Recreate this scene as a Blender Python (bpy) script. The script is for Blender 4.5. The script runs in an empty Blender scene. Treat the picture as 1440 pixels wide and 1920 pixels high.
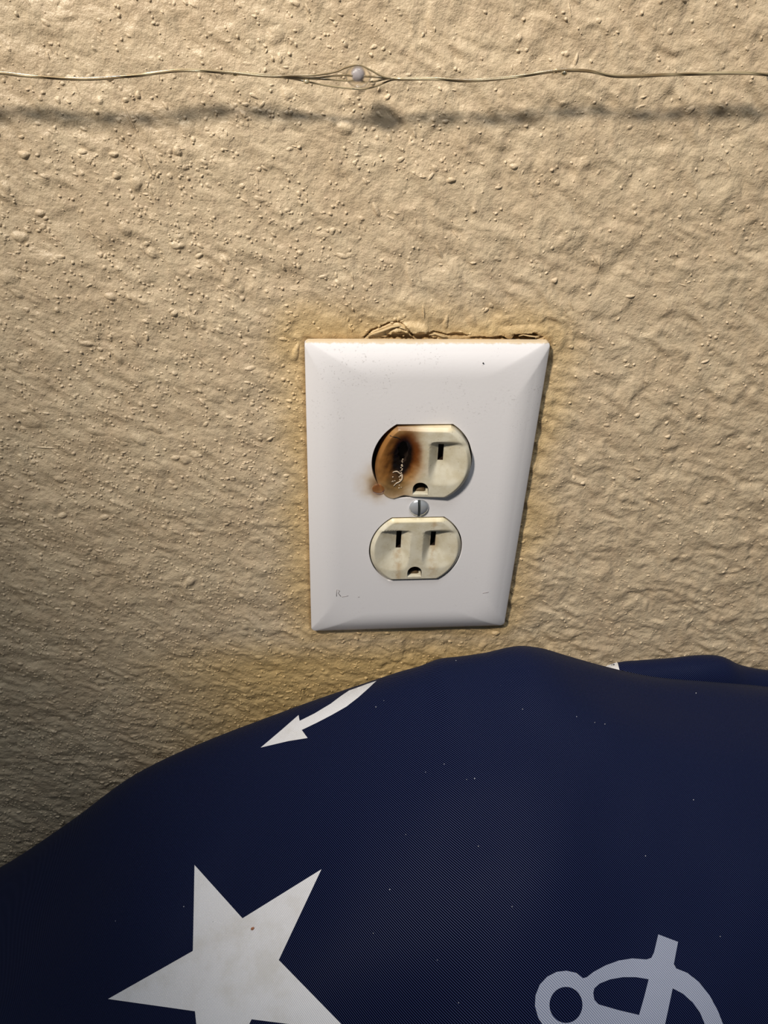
import bpy, bmesh, math, random
import numpy as np
from mathutils import Vector, Matrix, Euler
from mathutils.bvhtree import BVHTree
from mathutils.geometry import tessellate_polygon

S = 0.001            # everything is laid out in millimetres about the centre of the cover plate
Z0 = 350.0           # height of the plate centre above the floor, mm
sc = bpy.context.scene
col = sc.collection
rng = np.random.default_rng(7)
random.seed(7)

# ------------------------------------------------------------------ camera
CAM = Vector((-36.5, -237.6, 158.8)); ROT = Euler((math.radians(55.44), math.radians(-2.0), math.radians(-4.52)), 'XYZ')
FPX = 1473.0
cd = bpy.data.cameras.new('camera'); cam = bpy.data.objects.new('camera', cd); col.objects.link(cam)
cam.location = (CAM + Vector((0, 0, Z0))) * S; cam.rotation_euler = ROT
cd.sensor_fit = 'VERTICAL'; cd.sensor_height = 24.0; cd.lens = FPX * 24.0 / 1920.0
cd.clip_start = 0.005; cd.clip_end = 20
sc.camera = cam

# ------------------------------------------------------------------ world, lamps, exposure
w = bpy.data.worlds.new('world'); sc.world = w; w.use_nodes = True
bg = w.node_tree.nodes['Background']; bg.inputs[0].default_value = (0.70, 0.86, 1.0, 1); bg.inputs[1].default_value = 0.10

def lamp(name, kind, loc, target, energy, color, **kw):
    d = bpy.data.lights.new(name, kind); o = bpy.data.objects.new(name, d); col.objects.link(o)
    o.location = (Vector(loc) + Vector((0, 0, Z0))) * S
    t = (Vector(target) + Vector((0, 0, Z0))) * S
    o.rotation_euler = (t - o.location).to_track_quat('-Z', 'Y').to_euler()
    d.energy = energy; d.color = color
    for k, v in kw.items(): setattr(d, k, v)
    return o
KEY = (-360, -400, 590)
lamp('key_spot', 'SPOT', KEY, (95, 0, 115), 30.0, (1.0, 0.925, 0.81), spot_size=math.radians(51), spot_blend=1.0, shadow_soft_size=0.04)  # key follows the shadow direction; lamp itself unseen, cone shaped to darken lower left
lamp('overhead_fill', 'AREA', (60, -520, 1900), (0, -120, -100), 12.0, (0.90, 0.95, 1.0), shape='RECTANGLE', size=0.5, size_y=0.4)  # unseen fill added overhead to brighten the star print

sc.view_settings.view_transform = 'Standard'; sc.view_settings.look = 'None'
sc.view_settings.exposure = 0.0; sc.view_settings.gamma = 1.0; sc.view_settings.use_curve_mapping = False

# ------------------------------------------------------------------ helpers
RM = ROT.to_matrix()
def at(px, py, Y):
    """point (mm) where the sight line of a photo pixel meets the plane y = Y"""
    d = RM @ Vector(((px - 720) / FPX, -(py - 960) / FPX, -1.0))
    return CAM + d * ((Y - CAM.y) / d.y)
def ray(px, py):
    return (RM @ Vector(((px - 720) / FPX, -(py - 960) / FPX, -1.0))).normalized()

def mesh_from(name, verts, faces, smooth=True):
    me = bpy.data.meshes.new(name)
    me.from_pydata([tuple(v) for v in verts], [], faces)
    me.validate(); me.update()
    if smooth: me.shade_smooth()
    return me
def link(name, me, mat, parent=None, kind=None, label=None, category=None, group=None):
    o = bpy.data.objects.new(name, me); col.objects.link(o)
    if mat is not None:
        if not me.materials: me.materials.append(mat)
        else: me.materials[0] = mat
    if parent: o.parent = parent
    for k, v in (('kind', kind), ('label', label), ('category', category), ('group', group)):
        if v: o[k] = v
    return o
def empty(name, loc, label, category):
    o = bpy.data.objects.new(name, None); col.objects.link(o)
    o.location = loc; o.empty_display_size = .01; o['label'] = label; o['category'] = category
    return o
def finish(me, off=(0, 0, 0), world=True):
    """mm -> m; world=True adds the plate-centre height"""
    o = Vector(off) + (Vector((0, 0, Z0)) if world else Vector((0, 0, 0)))
    me.transform(Matrix.Scale(S, 4) @ Matrix.Translation(o)); me.update()
    return me
def sharpen(me, deg=35):
    bm = bmesh.new(); bm.from_mesh(me)
    for e in bm.edges:
        e.smooth = not (len(e.link_faces) == 2 and e.calc_face_angle(0) > math.radians(deg))
    for f in bm.faces: f.smooth = True
    bm.to_mesh(me); bm.free()

def value_noise(x, z, scale, seed):
    r = np.random.default_rng(seed); N = 256
    g = r.random((N, N)) * 2 - 1
    u = np.asarray(x, float) / scale + 1000.37; v = np.asarray(z, float) / scale + 1000.71
    i = np.floor(u).astype(int); j = np.floor(v).astype(int)
    fu = u - i; fv = v - j
    fu = fu * fu * fu * (fu * (fu * 6 - 15) + 10); fv = fv * fv * fv * (fv * (fv * 6 - 15) + 10)
    a = g[i % N, j % N]; b = g[(i + 1) % N, j % N]; c = g[i % N, (j + 1) % N]; d = g[(i + 1) % N, (j + 1) % N]
    return (a * (1 - fu) + b * fu) * (1 - fv) + (c * (1 - fu) + d * fu) * fv
def sstep(a, b, x):
    t = np.clip((np.asarray(x, float) - a) / (b - a), 0, 1); return t * t * (3 - 2 * t)

# ---- node helper
class NT:
    def __init__(s, name):
        s.m = bpy.data.materials.new(name); s.m.use_nodes = True; s.t = s.m.node_tree
        s.b = s.t.nodes['Principled BSDF']
    def n(s, typ, **kw):
        nd = s.t.nodes.new(typ)
        for k, v in kw.items():
            if k.startswith('i_'):
                key = k[2:]; key = int(key) if key.isdigit() else key.replace('_', ' ')
                if hasattr(v, 'is_output'): s.t.links.new(v, nd.inputs[key])
                else: nd.inputs[key].default_value = v
            else: setattr(nd, k, v)
        return nd
    def math(s, op, a, b=None, c=None, clamp=False):
        nd = s.t.nodes.new('ShaderNodeMath'); nd.operation = op; nd.use_clamp = clamp
        for i, v in enumerate((a, b, c)):
            if v is None: continue
            if hasattr(v, 'is_output'): s.t.links.new(v, nd.inputs[i])
            else: nd.inputs[i].default_value = v
        return nd.outputs[0]
    def mix(s, fac, a, b):
        nd = s.t.nodes.new('ShaderNodeMix'); nd.data_type = 'RGBA'
        for i, v in ((0, fac), (6, a), (7, b)):
            if hasattr(v, 'is_output'): s.t.links.new(v, nd.inputs[i])
            else: nd.inputs[i].default_value = v if i == 0 or len(v) == 4 else (*v, 1)
        return nd.outputs[2]
    def mapr(s, v, a, b, c=0., d=1., smooth=True):
        nd = s.n('ShaderNodeMapRange', interpolation_type='SMOOTHSTEP' if smooth else 'LINEAR')
        s.t.links.new(v, nd.inputs[0])
        for i, q in enumerate((a, b, c, d)): nd.inputs[i + 1].default_value = q
        return nd.outputs[0]
    def set(s, key, v):
        if hasattr(v, 'is_output'): s.t.links.new(v, s.b.inputs[key])
        else: s.b.inputs[key].default_value = v if not (isinstance(v, tuple) and len(v) == 3) else (*v, 1)
        return s
    def coord(s, kind='Object'):
        return s.n('ShaderNodeTexCoord').outputs[kind]
    def xyz(s, v):
        return s.n('ShaderNodeSeparateXYZ', i_0=v).outputs
    def noise(s, co, scale, detail=3., rough=.5, out=0):
        return s.n('ShaderNodeTexNoise', i_Vector=co, i_Scale=scale, i_Detail=detail, i_Roughness=rough).outputs[out]
    def bump(s, h, dist, strength=1.0):
        nd = s.n('ShaderNodeBump', i_Height=h, i_Distance=dist, i_Strength=strength)
        s.t.links.new(nd.outputs[0], s.b.inputs['Normal'])
def srgb(r, g, b):
    return tuple(((c / 255) / 12.92 if c / 255 <= .04045 else ((c / 255 + .055) / 1.055) ** 2.4) for c in (r, g, b))
def plain(name, c, rough=.5, metal=0., **kw):
    m = NT(name); m.set('Base Color', c).set('Roughness', rough).set('Metallic', metal)
    for k, v in kw.items(): m.set(k.replace('_', ' '), v)
    return m.m

# ------------------------------------------------------------------ materials
PW, PH = 79.4, 123.8
def box_dist(m, X, Z, hw, hh):
    dx = m.math('MAXIMUM', m.math('SUBTRACT', m.math('ABSOLUTE', X), hw), 0.)
    dz = m.math('MAXIMUM', m.math('SUBTRACT', m.math('ABSOLUTE', Z), hh), 0.)
    return m.math('SQRT', m.math('ADD', m.math('MULTIPLY', dx, dx), m.math('MULTIPLY', dz, dz)))

def wall_material():
    m = NT('beige_wall_paint'); co = m.coord(); X, Y, Z = m.xyz(co)
    Zp = m.math('SUBTRACT', Z, Z0 * S)
    n1 = m.noise(co, 55., 4., .6); n2 = m.noise(co, 260., 3., .6)
    base = m.mix(m.mapr(n1, .3, .7), srgb(200, 178, 148), srgb(210, 190, 160))
    base = m.mix(m.mapr(n2, .45, .75, 0., .35), base, srgb(190, 166, 140))
    # golden halo painted into the wall colour around the plate and behind the cushion
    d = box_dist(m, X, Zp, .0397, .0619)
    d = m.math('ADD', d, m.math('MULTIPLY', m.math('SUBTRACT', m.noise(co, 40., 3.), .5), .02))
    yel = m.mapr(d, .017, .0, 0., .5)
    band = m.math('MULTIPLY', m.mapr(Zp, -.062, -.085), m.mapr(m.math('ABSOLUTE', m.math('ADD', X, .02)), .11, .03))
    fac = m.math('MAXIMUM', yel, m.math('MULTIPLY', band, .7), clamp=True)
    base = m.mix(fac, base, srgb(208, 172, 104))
    # browner in a thin uneven strip along the plate edge
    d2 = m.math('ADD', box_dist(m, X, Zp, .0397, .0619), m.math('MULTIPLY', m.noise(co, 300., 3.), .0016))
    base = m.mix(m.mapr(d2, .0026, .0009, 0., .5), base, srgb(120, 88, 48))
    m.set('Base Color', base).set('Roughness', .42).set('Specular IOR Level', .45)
    h = m.math('ADD', m.noise(co, 700., 4., .6), m.math('MULTIPLY', m.noise(co, 2500., 2., .5), .25))
    m.bump(m.math('ADD', h, m.math('MULTIPLY', m.noise(co, 380., 3., .55), 1.3)), .0004, .85)
    return m.m

def plate_material():
    m = NT('white_plate_plastic'); co = m.coord(); X, Y, Z = m.xyz(co)
    base = srgb(232, 229, 232)
    # brown smoke stain beside the burnt receptacle
    def blob(cx, cz, rx, rz, inner=0., namp=.5):
        a = m.math('DIVIDE', m.math('SUBTRACT', X, cx * S), rx * S); b = m.math('DIVIDE', m.math('SUBTRACT', Z, cz * S), rz * S)
        d = m.math('SQRT', m.math('ADD', m.math('MULTIPLY', a, a), m.math('MULTIPLY', b, b)))
        d = m.math('ADD', d, m.math('MULTIPLY', m.math('SUBTRACT', m.noise(co, 220., 3.), .5), namp))
        return m.mapr(d, 1., inner)
    c = m.mix(m.math('MULTIPLY', blob(-16, 11, 9, 12, 0.), .75), base, srgb(190, 158, 106))
    c = m.mix(m.math('MULTIPLY', blob(-15.4, 9.6, 4.6, 6.2, .0), .9), c, srgb(112, 72, 26))
    # faint scuffs and specks of grime
    sp = m.noise(co, 1500., 2., .5)
    patch = m.math('MULTIPLY', m.math('MULTIPLY', m.mapr(sp, .60, .72), m.mapr(Z, .02, .045, .25, 1.)), m.mapr(m.noise(co, 60., 2.), .48, .66))
    c = m.mix(m.math('MULTIPLY', patch, .32), c, srgb(120, 110, 104))
    # wall paint smeared over the top rim
    rim = m.math('ADD', m.math('SUBTRACT', Z, .0611), m.math('MULTIPLY', m.math('SUBTRACT', m.noise(co, 420., 4., .7), .5), .0016))
    rm = m.mapr(rim, .0, .0006)
    c = m.mix(m.math('MULTIPLY', rm, .75), c, srgb(205, 180, 135))
    m.set('Base Color', c).set('Roughness', .36).set('Specular IOR Level', .45).set('Subsurface Weight', .0)
    m.bump(m.math('ADD', m.noise(co, 900., 3.), m.math('MULTIPLY', sp, .3)), .00006, .35)
    return m.m

def face_material(name, burnt):
    m = NT(name); co = m.coord(); X, Y, Z = m.xyz(co)
    n = m.noise(co, 180., 4., .6)
    c = m.mix(m.mapr(n, .35, .7), srgb(216, 209, 190), srgb(200, 190, 165))
    sp = m.noise(co, 1400., 2.)
    c = m.mix(m.mapr(sp, .68, .76, 0., .55), c, srgb(120, 90, 60))
    rough = .38
    if burnt:
        def ell(cx, cz, rx, rz, rot=0., amp=.35, sc_=200.):
            a0 = m.math('SUBTRACT', X, cx * S); b0 = m.math('SUBTRACT', Z, cz * S)
            ca, sa = math.cos(rot), math.sin(rot)
            a = m.math('ADD', m.math('MULTIPLY', a0, ca / (rx * S)), m.math('MULTIPLY', b0, sa / (rx * S)))
            b = m.math('ADD', m.math('MULTIPLY', a0, -sa / (rz * S)), m.math('MULTIPLY', b0, ca / (rz * S)))
            d = m.math('SQRT', m.math('ADD', m.math('MULTIPLY', a, a), m.math('MULTIPLY', b, b)))
            return m.math('ADD', d, m.math('MULTIPLY', m.math('SUBTRACT', m.noise(co, sc_, 3.), .5), amp))
        c = m.mix(m.mapr(ell(-9.5, 2, 13.2, 22, 0.), 1.0, .5, 0., .9), c, srgb(160, 112, 48))
        c = m.mix(m.mapr(ell(-11, 1, 9.5, 15, 0.), 1.0, .4, 0., .55), c, srgb(132, 80, 24))
        c = m.mix(m.mapr(m.math('ADD', X, m.math('MULTIPLY', n, .004)), -.0115, -.0165, 0., .85), c, srgb(74, 38, 10))
        c = m.mix(m.mapr(ell(-7.2, 2.5, 8.2, 13., -.08), 1.0, .5, 0., .7), c, srgb(112, 64, 18))
        c = m.mix(m.mapr(ell(-9, -9, 7.5, 5.0, .2), 1.0, .3, 0., .6), c, srgb(112, 92, 58))
        c = m.mix(m.mapr(ell(-5.2, 4.5, 6.2, 11.0, -.12), 1.0, .45, 0., .95), c, srgb(98, 48, 10))
        c = m.mix(m.mapr(ell(-6.7, 2.0, 4.6, 10.2, -.10), 1.0, .6, 0., 1.), c, srgb(16, 7, 4))
        c = m.mix(m.mapr(ell(-9.5, -6, 3.6, 4.0, .3), 1.0, .3, 0., .7), c, srgb(70, 50, 30))
        edge = m.math('MULTIPLY', m.mapr(X, -.004, -.016), m.mapr(m.math('ABSOLUTE', m.math('ADD', Y, .004)), .0, .0012))
        c = m.mix(m.mapr(Z, .0126, .0140, 0., .5), c, m.mix(m.mapr(m.math('ADD', X, m.math('MULTIPLY', n, .01)), .008, -.004), srgb(226, 205, 160), srgb(90, 48, 14)))
        rough = m.mapr(ell(-8, 1, 8, 13), 1., .5, .38, .22)
        m.bump(m.math('ADD', m.math('MULTIPLY', m.noise(co, 320., 3.), m.mapr(ell(-9, 0, 8, 13), 1., .4)), m.math('MULTIPLY', sp, .1)), .0005, .5)
    else:
        dirt = m.math('MULTIPLY', m.mapr(m.math('ABSOLUTE', m.math('SUBTRACT', X, .0)), .0045, .0062), m.mapr(m.math('ABSOLUTE', X), .0095, .0066))
        dirt = m.math('MULTIPLY', dirt, m.mapr(n, .4, .62))
        c = m.mix(m.math('MULTIPLY', dirt, .45), c, srgb(176, 138, 92))
        c = m.mix(m.mapr(Z, .0126, .0136, 0., .6), c, srgb(232, 218, 178))
        m.bump(sp, .00008, .4)
    m.set('Base Color', c).set('Roughness', rough).set('Specular IOR Level', .5)
    return m.m

def fabric_material(name, lo, hi, spec, mottled=False, sheen=.02):
    m = NT(name); uv = m.n('ShaderNodeUVMap', uv_map='ribs').outputs[0]; U, Vv, _ = m.xyz(uv)
    co = m.coord()
    f = m.math('FRACT', m.math('ADD', U, m.math('MULTIPLY', m.noise(co, 60., 2.), .12)))
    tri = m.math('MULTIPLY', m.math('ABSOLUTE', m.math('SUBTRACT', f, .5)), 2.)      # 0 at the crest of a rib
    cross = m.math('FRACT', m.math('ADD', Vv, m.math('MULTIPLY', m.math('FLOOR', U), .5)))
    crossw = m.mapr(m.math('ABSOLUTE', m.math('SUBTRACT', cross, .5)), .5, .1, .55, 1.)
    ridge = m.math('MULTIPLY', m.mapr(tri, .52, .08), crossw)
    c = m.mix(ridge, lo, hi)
    if mottled:
        c = m.mix(m.mapr(m.noise(co, 70., 4., .65), .42, .72, 0., .5), c, srgb(200, 196, 190))
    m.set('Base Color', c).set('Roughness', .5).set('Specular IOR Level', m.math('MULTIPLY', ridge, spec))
    m.set('Sheen Weight', sheen).set('Sheen Roughness', .5)
    m.bump(m.mapr(tri, 1., .0), .00012, .5)
    return m.m

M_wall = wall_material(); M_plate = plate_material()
M_face = face_material('ivory_receptacle_plastic', False); M_burn = face_material('scorched_receptacle_plastic', True)
M_hole = plain('dark_slot_interior', srgb(34, 20, 10), .6)  # slot shade deepened by a dark base colour
M_brass = plain('tarnished_contact_metal', srgb(104, 84, 58), .6, .4)
M_strap = plain('gap_shade_strap_metal', srgb(26, 22, 20), .6, .4)  # near-black colour stands in for shade in the gaps round the faces
M_screw = plain('screw_white_metal', srgb(205, 208, 214), .22, .55)
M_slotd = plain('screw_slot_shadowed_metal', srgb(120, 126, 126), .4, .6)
M_char = plain('glossy_melted_plastic', srgb(186, 168, 146), .08, 0., Coat_Weight=1.)
M_crack = plain('black_crack_soot', srgb(12, 7, 5), .8)
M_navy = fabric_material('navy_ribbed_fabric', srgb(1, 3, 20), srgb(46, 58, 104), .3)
M_white = fabric_material('white_printed_fabric', srgb(214, 214, 220), srgb(246, 245, 246), .2, True)
M_white2 = fabric_material('bluish_printed_fabric', srgb(120, 128, 152), srgb(196, 200, 214), .2)
M_paper = plain('torn_drywall_paper', srgb(196, 170, 128), .8)
M_floor = None
def copper():
    m = NT('clear_coated_copper_wire'); co = m.coord()
    c = m.mix(m.mapr(m.noise(co, 90., 2.), .35, .65), srgb(128, 108, 78), srgb(196, 180, 146))
    m.set('Base Color', c).set('Roughness', .25).set('Metallic', .35).set('Coat Weight', .8)
    return m.m
M_wire = copper()
def glassy(name, c, ior, rough, tint=1.):
    m = NT(name); m.set('Base Color', c).set('Roughness', rough).set('IOR', ior).set('Transmission Weight', tint)
    return m.m
M_resin = glassy('clear_led_resin', (.97, .93, .86), 1.3, .05, 1.)
_t = M_resin.node_tree; _mx = _t.nodes.new('ShaderNodeMixShader'); _tr = _t.nodes.new('ShaderNodeBsdfTransparent'); _mx.inputs[0].default_value = .35
_t.links.new(_t.nodes['Principled BSDF'].outputs[0], _mx.inputs[1]); _t.links.new(_tr.outputs[0], _mx.inputs[2]); _t.links.new(_mx.outputs[0], _t.nodes['Material Output'].inputs[0])
M_amber = glassy('amber_melted_bead', srgb(236, 186, 140), 1.35, .08, .95)
_t = M_amber.node_tree; _mx = _t.nodes.new('ShaderNodeMixShader'); _tr = _t.nodes.new('ShaderNodeBsdfTransparent'); _mx.inputs[0].default_value = .4; _tr.inputs[0].default_value = (.95, .75, .5, 1)
_t.links.new(_t.nodes['Principled BSDF'].outputs[0], _mx.inputs[1]); _t.links.new(_tr.outputs[0], _mx.inputs[2]); _t.links.new(_mx.outputs[0], _t.nodes['Material Output'].inputs[0])

# ------------------------------------------------------------------ setting: wall and floor
def wall_height(x, z):
    """relief of the sprayed and rolled plaster, mm outwards"""
    x = np.asarray(x, float); z = np.asarray(z, float)
    wx = x + 2.2 * value_noise(x, z, 9, 91); wz = z + 2.2 * value_noise(x, z, 9, 92)
    a, b = .71, .70
    u = wx * a - wz * b; v = wx * b + wz * a           # drips drag the relief diagonally
    right = sstep(-40, 60, x) * .75 + .25
    h = .38 * value_noise(u * .5, v, 6.0, 1) + .32 * value_noise(u * .5, v, 2.8, 2) * (.75 + .7 * right)
    h += .17 * value_noise(u * .6, v, 1.7, 3) * (1.0 + .1 * right) + .055 * value_noise(wx, wz, 1.0, 4)
    h += .30 * np.clip(value_noise(u * .55, v * 1.3, 5.0, 5) - .25, 0, 1) * right
    lowz = sstep(-10, -100, z)
    h += .13 * value_noise(wx * .6, wz * 1.9, 2.3, 6) * lowz
    return h
# recesses torn in the plaster along the top of the plate (x, z, rx, rz, depth) and raised lips
def tear(x, z):
    d = np.zeros_like(np.asarray(x, float))
    for cx, cz, rx, rz, dep in ((30.5, 62.4, 6.6, 1.3, 2.2), (34.2, 62.6, 2.4, 1.5, 2.0), (9.5, 63.0, 3.6, .7, 1.4), (-6.0, 62.8, 8.4, 1.6, 1.8),
                                (22, 62.2, 9.0, .6, 1.3)):
        r = np.sqrt(((x - cx) / rx) ** 2 + ((z - cz) / rz) ** 2) + .3 * value_noise(x, z, .8, 40)
        d -= dep * sstep(1.15, .6, r)
    # lifted blister of paint
    r = np.sqrt(((x + 6.2) / 8.0) ** 2 + ((z - 63.6) / 4.4) ** 2)
    d += 1.3 * sstep(1.0, .55, r) * (z > 63.3)
    r = np.sqrt(((x - 31) / 9.0) ** 2 + ((z - 64.6) / 2.2) ** 2)
    d += .7 * sstep(1.1, .3, r)
    return d
def crack_cut(x, z):
    d = np.zeros_like(np.asarray(x, float))
    for pts, wd, dep in (
        ([(684, 634), (697, 621), (712, 614), (730, 606), (748, 604), (760, 612), (770, 624), (775, 632)], .34, 1.6),
        ([(700, 628), (722, 618), (742, 612), (760, 618)], .26, .9),
        ([(799, 626), (812, 622), (828, 626), (842, 630)], .3, 1.3)):
        P = [at(a, b, 0) for a, b in pts]
        for p, q in zip(P[:-1], P[1:]):
            vx, vz = q.x - p.x, q.z - p.z; L = vx * vx + vz * vz
            t = np.clip(((x - p.x) * vx + (z - p.z) * vz) / L, 0, 1)
            dist = np.hypot(x - p.x - t * vx, z - p.z - t * vz)
            d = np.minimum(d, -dep * sstep(wd, wd * .4, dist))
    return d
def axis_pts(segs):
    out = []
    for a, b, st in segs:
        n = max(1, int(round((b - a) / st))); out += list(np.linspace(a, b, n, endpoint=False))
    out.append(segs[-1][1]); return np.array(out)
gx = axis_pts([(-1500, -260, 62), (-260, -225, 2.2), (-225, -15, .5), (-15, 44, .3), (44, 185, .5), (185, 240, 2.2), (240, 1500, 63)])
gz = axis_pts([(-350, -250, 9), (-250, -215, 2), (-215, -165, .8), (-165, 61, .5), (61, 70, .2), (70, 172, .5), (172, 220, 2.4), (220, 2050, 90)])
GX, GZ = np.meshgrid(gx, gz)
H = wall_height(GX, GZ)
H *= sstep(-242, -226, GX) * sstep(205, 187, GX) * sstep(-240, -218, GZ) * sstep(195, 174, GZ)      # fine relief only where the mesh is fine enough
nearp = (np.abs(GX) < 60) & (GZ > 55) & (GZ < 75)
H[nearp] += (tear(GX, GZ) + crack_cut(GX, GZ))[nearp]
under = (np.abs(GX) < PW / 2 - 1.2) & (np.abs(GZ) < PH / 2 - .8)      # plaster cut back behind the plate
H[under] = -2.5
nv = GX.size; nxg = len(gx); nzg = len(gz)
V = np.stack([GX.ravel(), -H.ravel(), GZ.ravel()], 1)
idx = np.arange(nv).reshape(nzg, nxg)
Q = np.stack([idx[:-1, :-1], idx[:-1, 1:], idx[1:, 1:], idx[1:, :-1]], -1).reshape(-1, 4)
allV = [V]; allF = [Q]; base_i = nv
# paint drops and fibres: little domes flowing into the paint
def drops(cx, cz, rx, rz, rot, hh, rings, segs, seed):
    global base_i
    r = np.random.default_rng(seed); n = len(cx)
    rr = np.array([.0, .38, .64, .84, 1.0, 1.22]) if rings == 6 else np.array([.0, .5, .85, 1.2])
    hp = np.array([1., .93, .74, .40, .12, -.10]) if rings == 6 else np.array([1., .8, .35, -.08])
    th = np.linspace(0, 2 * np.pi, segs, endpoint=False)
    a2 = r.uniform(0, .22, (n, 1)); p2 = r.uniform(0, 6.3, (n, 1)); a3 = r.uniform(0, .14, (n, 1)); p3 = r.uniform(0, 6.3, (n, 1))
    wob = 1 + a2 * np.cos(2 * th + p2) + a3 * np.cos(3 * th + p3)          # n x segs
    R_ = rr[1:]
    lx = (rx[:, None, None] * R_[None, :, None]) * (np.cos(th) * wob)[:, None, :]
    lz = (rz[:, None, None] * R_[None, :, None]) * (np.sin(th) * wob)[:, None, :]
    c, s = np.cos(rot)[:, None, None], np.sin(rot)[:, None, None]
    X = cx[:, None, None] + lx * c - lz * s; Zz = cz[:, None, None] + lx * s + lz * c
    Hh = wall_height(X, Zz) + hh[:, None, None] * hp[1:][None, :, None]
    C = np.stack([cx, -(wall_height(cx, cz) + hh), cz], 1)
    P = np.stack([X, -Hh, Zz], -1).reshape(n, -1, 3)
    Vv = np.concatenate([C[:, None, :], P], 1)
    k = Vv.shape[1]
    f = []
    nr = len(R_)
    for j in range(segs):
        j2 = (j + 1) % segs
        f.append((0, 1 + j, 1 + j2, 1 + j2))
        for q in range(nr - 1):
            f.append((1 + q * segs + j, 1 + (q + 1) * segs + j, 1 + (q + 1) * segs + j2, 1 + q * segs + j2))
    f = np.array(f)
    F = (f[None] + (np.arange(n) * k)[:, None, None] + base_i).reshape(-1, 4)
    allV.append(Vv.reshape(-1, 3)); allF.append(F); base_i += n * k
def outside_plate(x, z, mrg=.6):
    return ~((np.abs(x) < PW / 2 + mrg) & (np.abs(z) < PH / 2 + mrg))
def density(x, z):
    return np.clip(.20 + .80 * sstep(40, -110, x) * sstep(150, 70, z) + .25 * sstep(0, 120, z) * sstep(60, -60, x), .1, 1) \
        * (.55 + .9 * np.clip(value_noise(x, z, 14, 55) + .35, 0, 1))
def scatter(n, rmin, rmax, power, aspect, seed, rings, segs, hk, dens=True):
    r = np.random.default_rng(seed)
    x = r.uniform(-215, 185, n * 4); z = r.uniform(-215, 172, n * 4)
    keep = outside_plate(x, z) & (r.random(n * 4) < (density(x, z) if dens else .5))
    x, z = x[keep][:n], z[keep][:n]; n = len(x)
    t = r.random(n) ** power
    rad = rmin + (rmax - rmin) * t
    asp = 1 + (aspect - 1) * r.random(n) ** 2
    rot = r.normal(-.6, .6, n)
    rx = rad * np.sqrt(asp); rz = rad / np.sqrt(asp)
    hh = hk * rad * r.uniform(.25, 1.15, n) * .5 + .09
    drops(x, z, rx, rz, rot, hh, rings, segs, seed + 1)
scatter(10500, .22, .58, 1.3, 1.7, 11, 4, 8, 1.35)
scatter(3600, .40, .95, 1.9, 3.0, 21, 6, 12, .85)
scatter(380, .95, 2.4, 1.8, 2.3, 31, 6, 16, .42)
scatter(900, .18, .34, 1.0, 1.3, 41, 4, 8, 1.1, dens=False)
def fibres(n, seed):
    r = np.random.default_rng(seed)
    x = r.uniform(-190, 160, n); z = r.uniform(-140, 165, n); k = outside_plate(x, z, 4); x, z = x[k], z[k]; n = len(x)
    L = r.uniform(1.2, 3.2, n); drops(x, z, L, r.uniform(.16, .3, n), r.normal(-1.0, .35, n), r.uniform(.16, .3, n), 6, 12, seed + 1)
fibres(90, 61)
# the ones that stand out in the photograph
def px_drop(lst):
    P = [(at(a, b, 0), ra, rb, rot, hh) for a, b, ra, rb, rot, hh in lst]
    drops(np.array([p[0].x for p in P]), np.array([p[0].z for p in P]), np.array([p[1] for p in P]), np.array([p[2] for p in P]),
          np.array([p[3] for p in P]), np.array([p[4] for p in P]), 6, 16, 77)
px_drop([(245, 225, 4.0, .33, -1.2, .4), (278, 310, 4.0, .38, -1.25, .45), (284, 358, 1.7, .3, -1.2, .3), (706, 394, 2.4, .75, -1.1, .6), (733, 409, 1.2, .35, -.4, .3),
         (824, 473, 2.1, .75, -1.0, .5), (854, 439, 1.5, .3, -.9, .3), (935, 352, 1.1, .45, .2, .4), (661, 518, 1.6, .28, -1.3, .3),
         (641, 480, 1.5, .9, -.4, .45), (38, 445, 2.1, 1.6, .3, .7), (332, 460, 2.1, 1.1, -.3, .6), (286, 475, 1.9, 1.5, -.8, .5), (208, 556, 1.7, 1.3, -.2, .7),
         (327, 587, 1.2, 1.0, 0, .6), (227, 815, 4.6, 1.9, -.5, .45), (180, 810, 2.6, 1.5, -.4, .4), (60, 792, 2.9, 2.4, 0, .35), (330, 858, 1.7, 1.0, 0, .5),
         (365, 853, 1.8, 1.3, -.4, .45), (196, 970, 1.6, 1.1, 0, .6), (118, 966, 1.5, 1.2, 0, .6), (308, 989, 1.1, .9, 0, .5), (85, 840, 2.9, .3, -.1, .3),
         (380, 677, 2.3, .35, -.9, .35), (354, 595, 2.0, .3, -1.3, .35), (255, 638, 2.2, .35, -1.35, .35), (470, 690, 1.8, .7, .2, .4), (45, 290, 1.5, 1.0, 0, .8),
         (213, 290, 1.2, .8, 0, .6), (218, 330, 1.1, .9, 0, .7), (75, 400, 1.3, 1.0, 0, .7), (333, 283, 1.5, 1.1, 0, .6), (794, 583, .35, 2.2, .15, .4),
         (836, 605, 1.0, 2.0, -.1, .5), (1194, 778, 1.1, .8, .3, .6), (1252, 818, 1.0, .8, 0, .6), (1040, 526, .9, .9, 0, .6), (1181, 555, 1.4, .6, 0, .5), (1322, 678, 1.4, .5, .2, .5),
         (930, 1187, 1.7, 1.1, 0, .9), (844, 1204, .9, .7, 0, .7), (1093, 906, .9, .8, 0, .5), (1150, 897, .6, .6, 0, .5), (963, 312, 1.2, .8, 0, .6), (845, 337, 1.2, .8, 0, .6),
         (15, 520, 3.0, 2.2, 0, .4), (30, 690, 2.4, 1.6, -.5, .5), (500, 668, 1.3, .4, -1.0, .4), (555, 660, 1.0, 3.2, -.3, .6), (560, 720, .8, 2.2, .3, .5)])
V = np.concatenate(allV); F = np.concatenate(allF)
me = bpy.data.meshes.new('wall_back')
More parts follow.
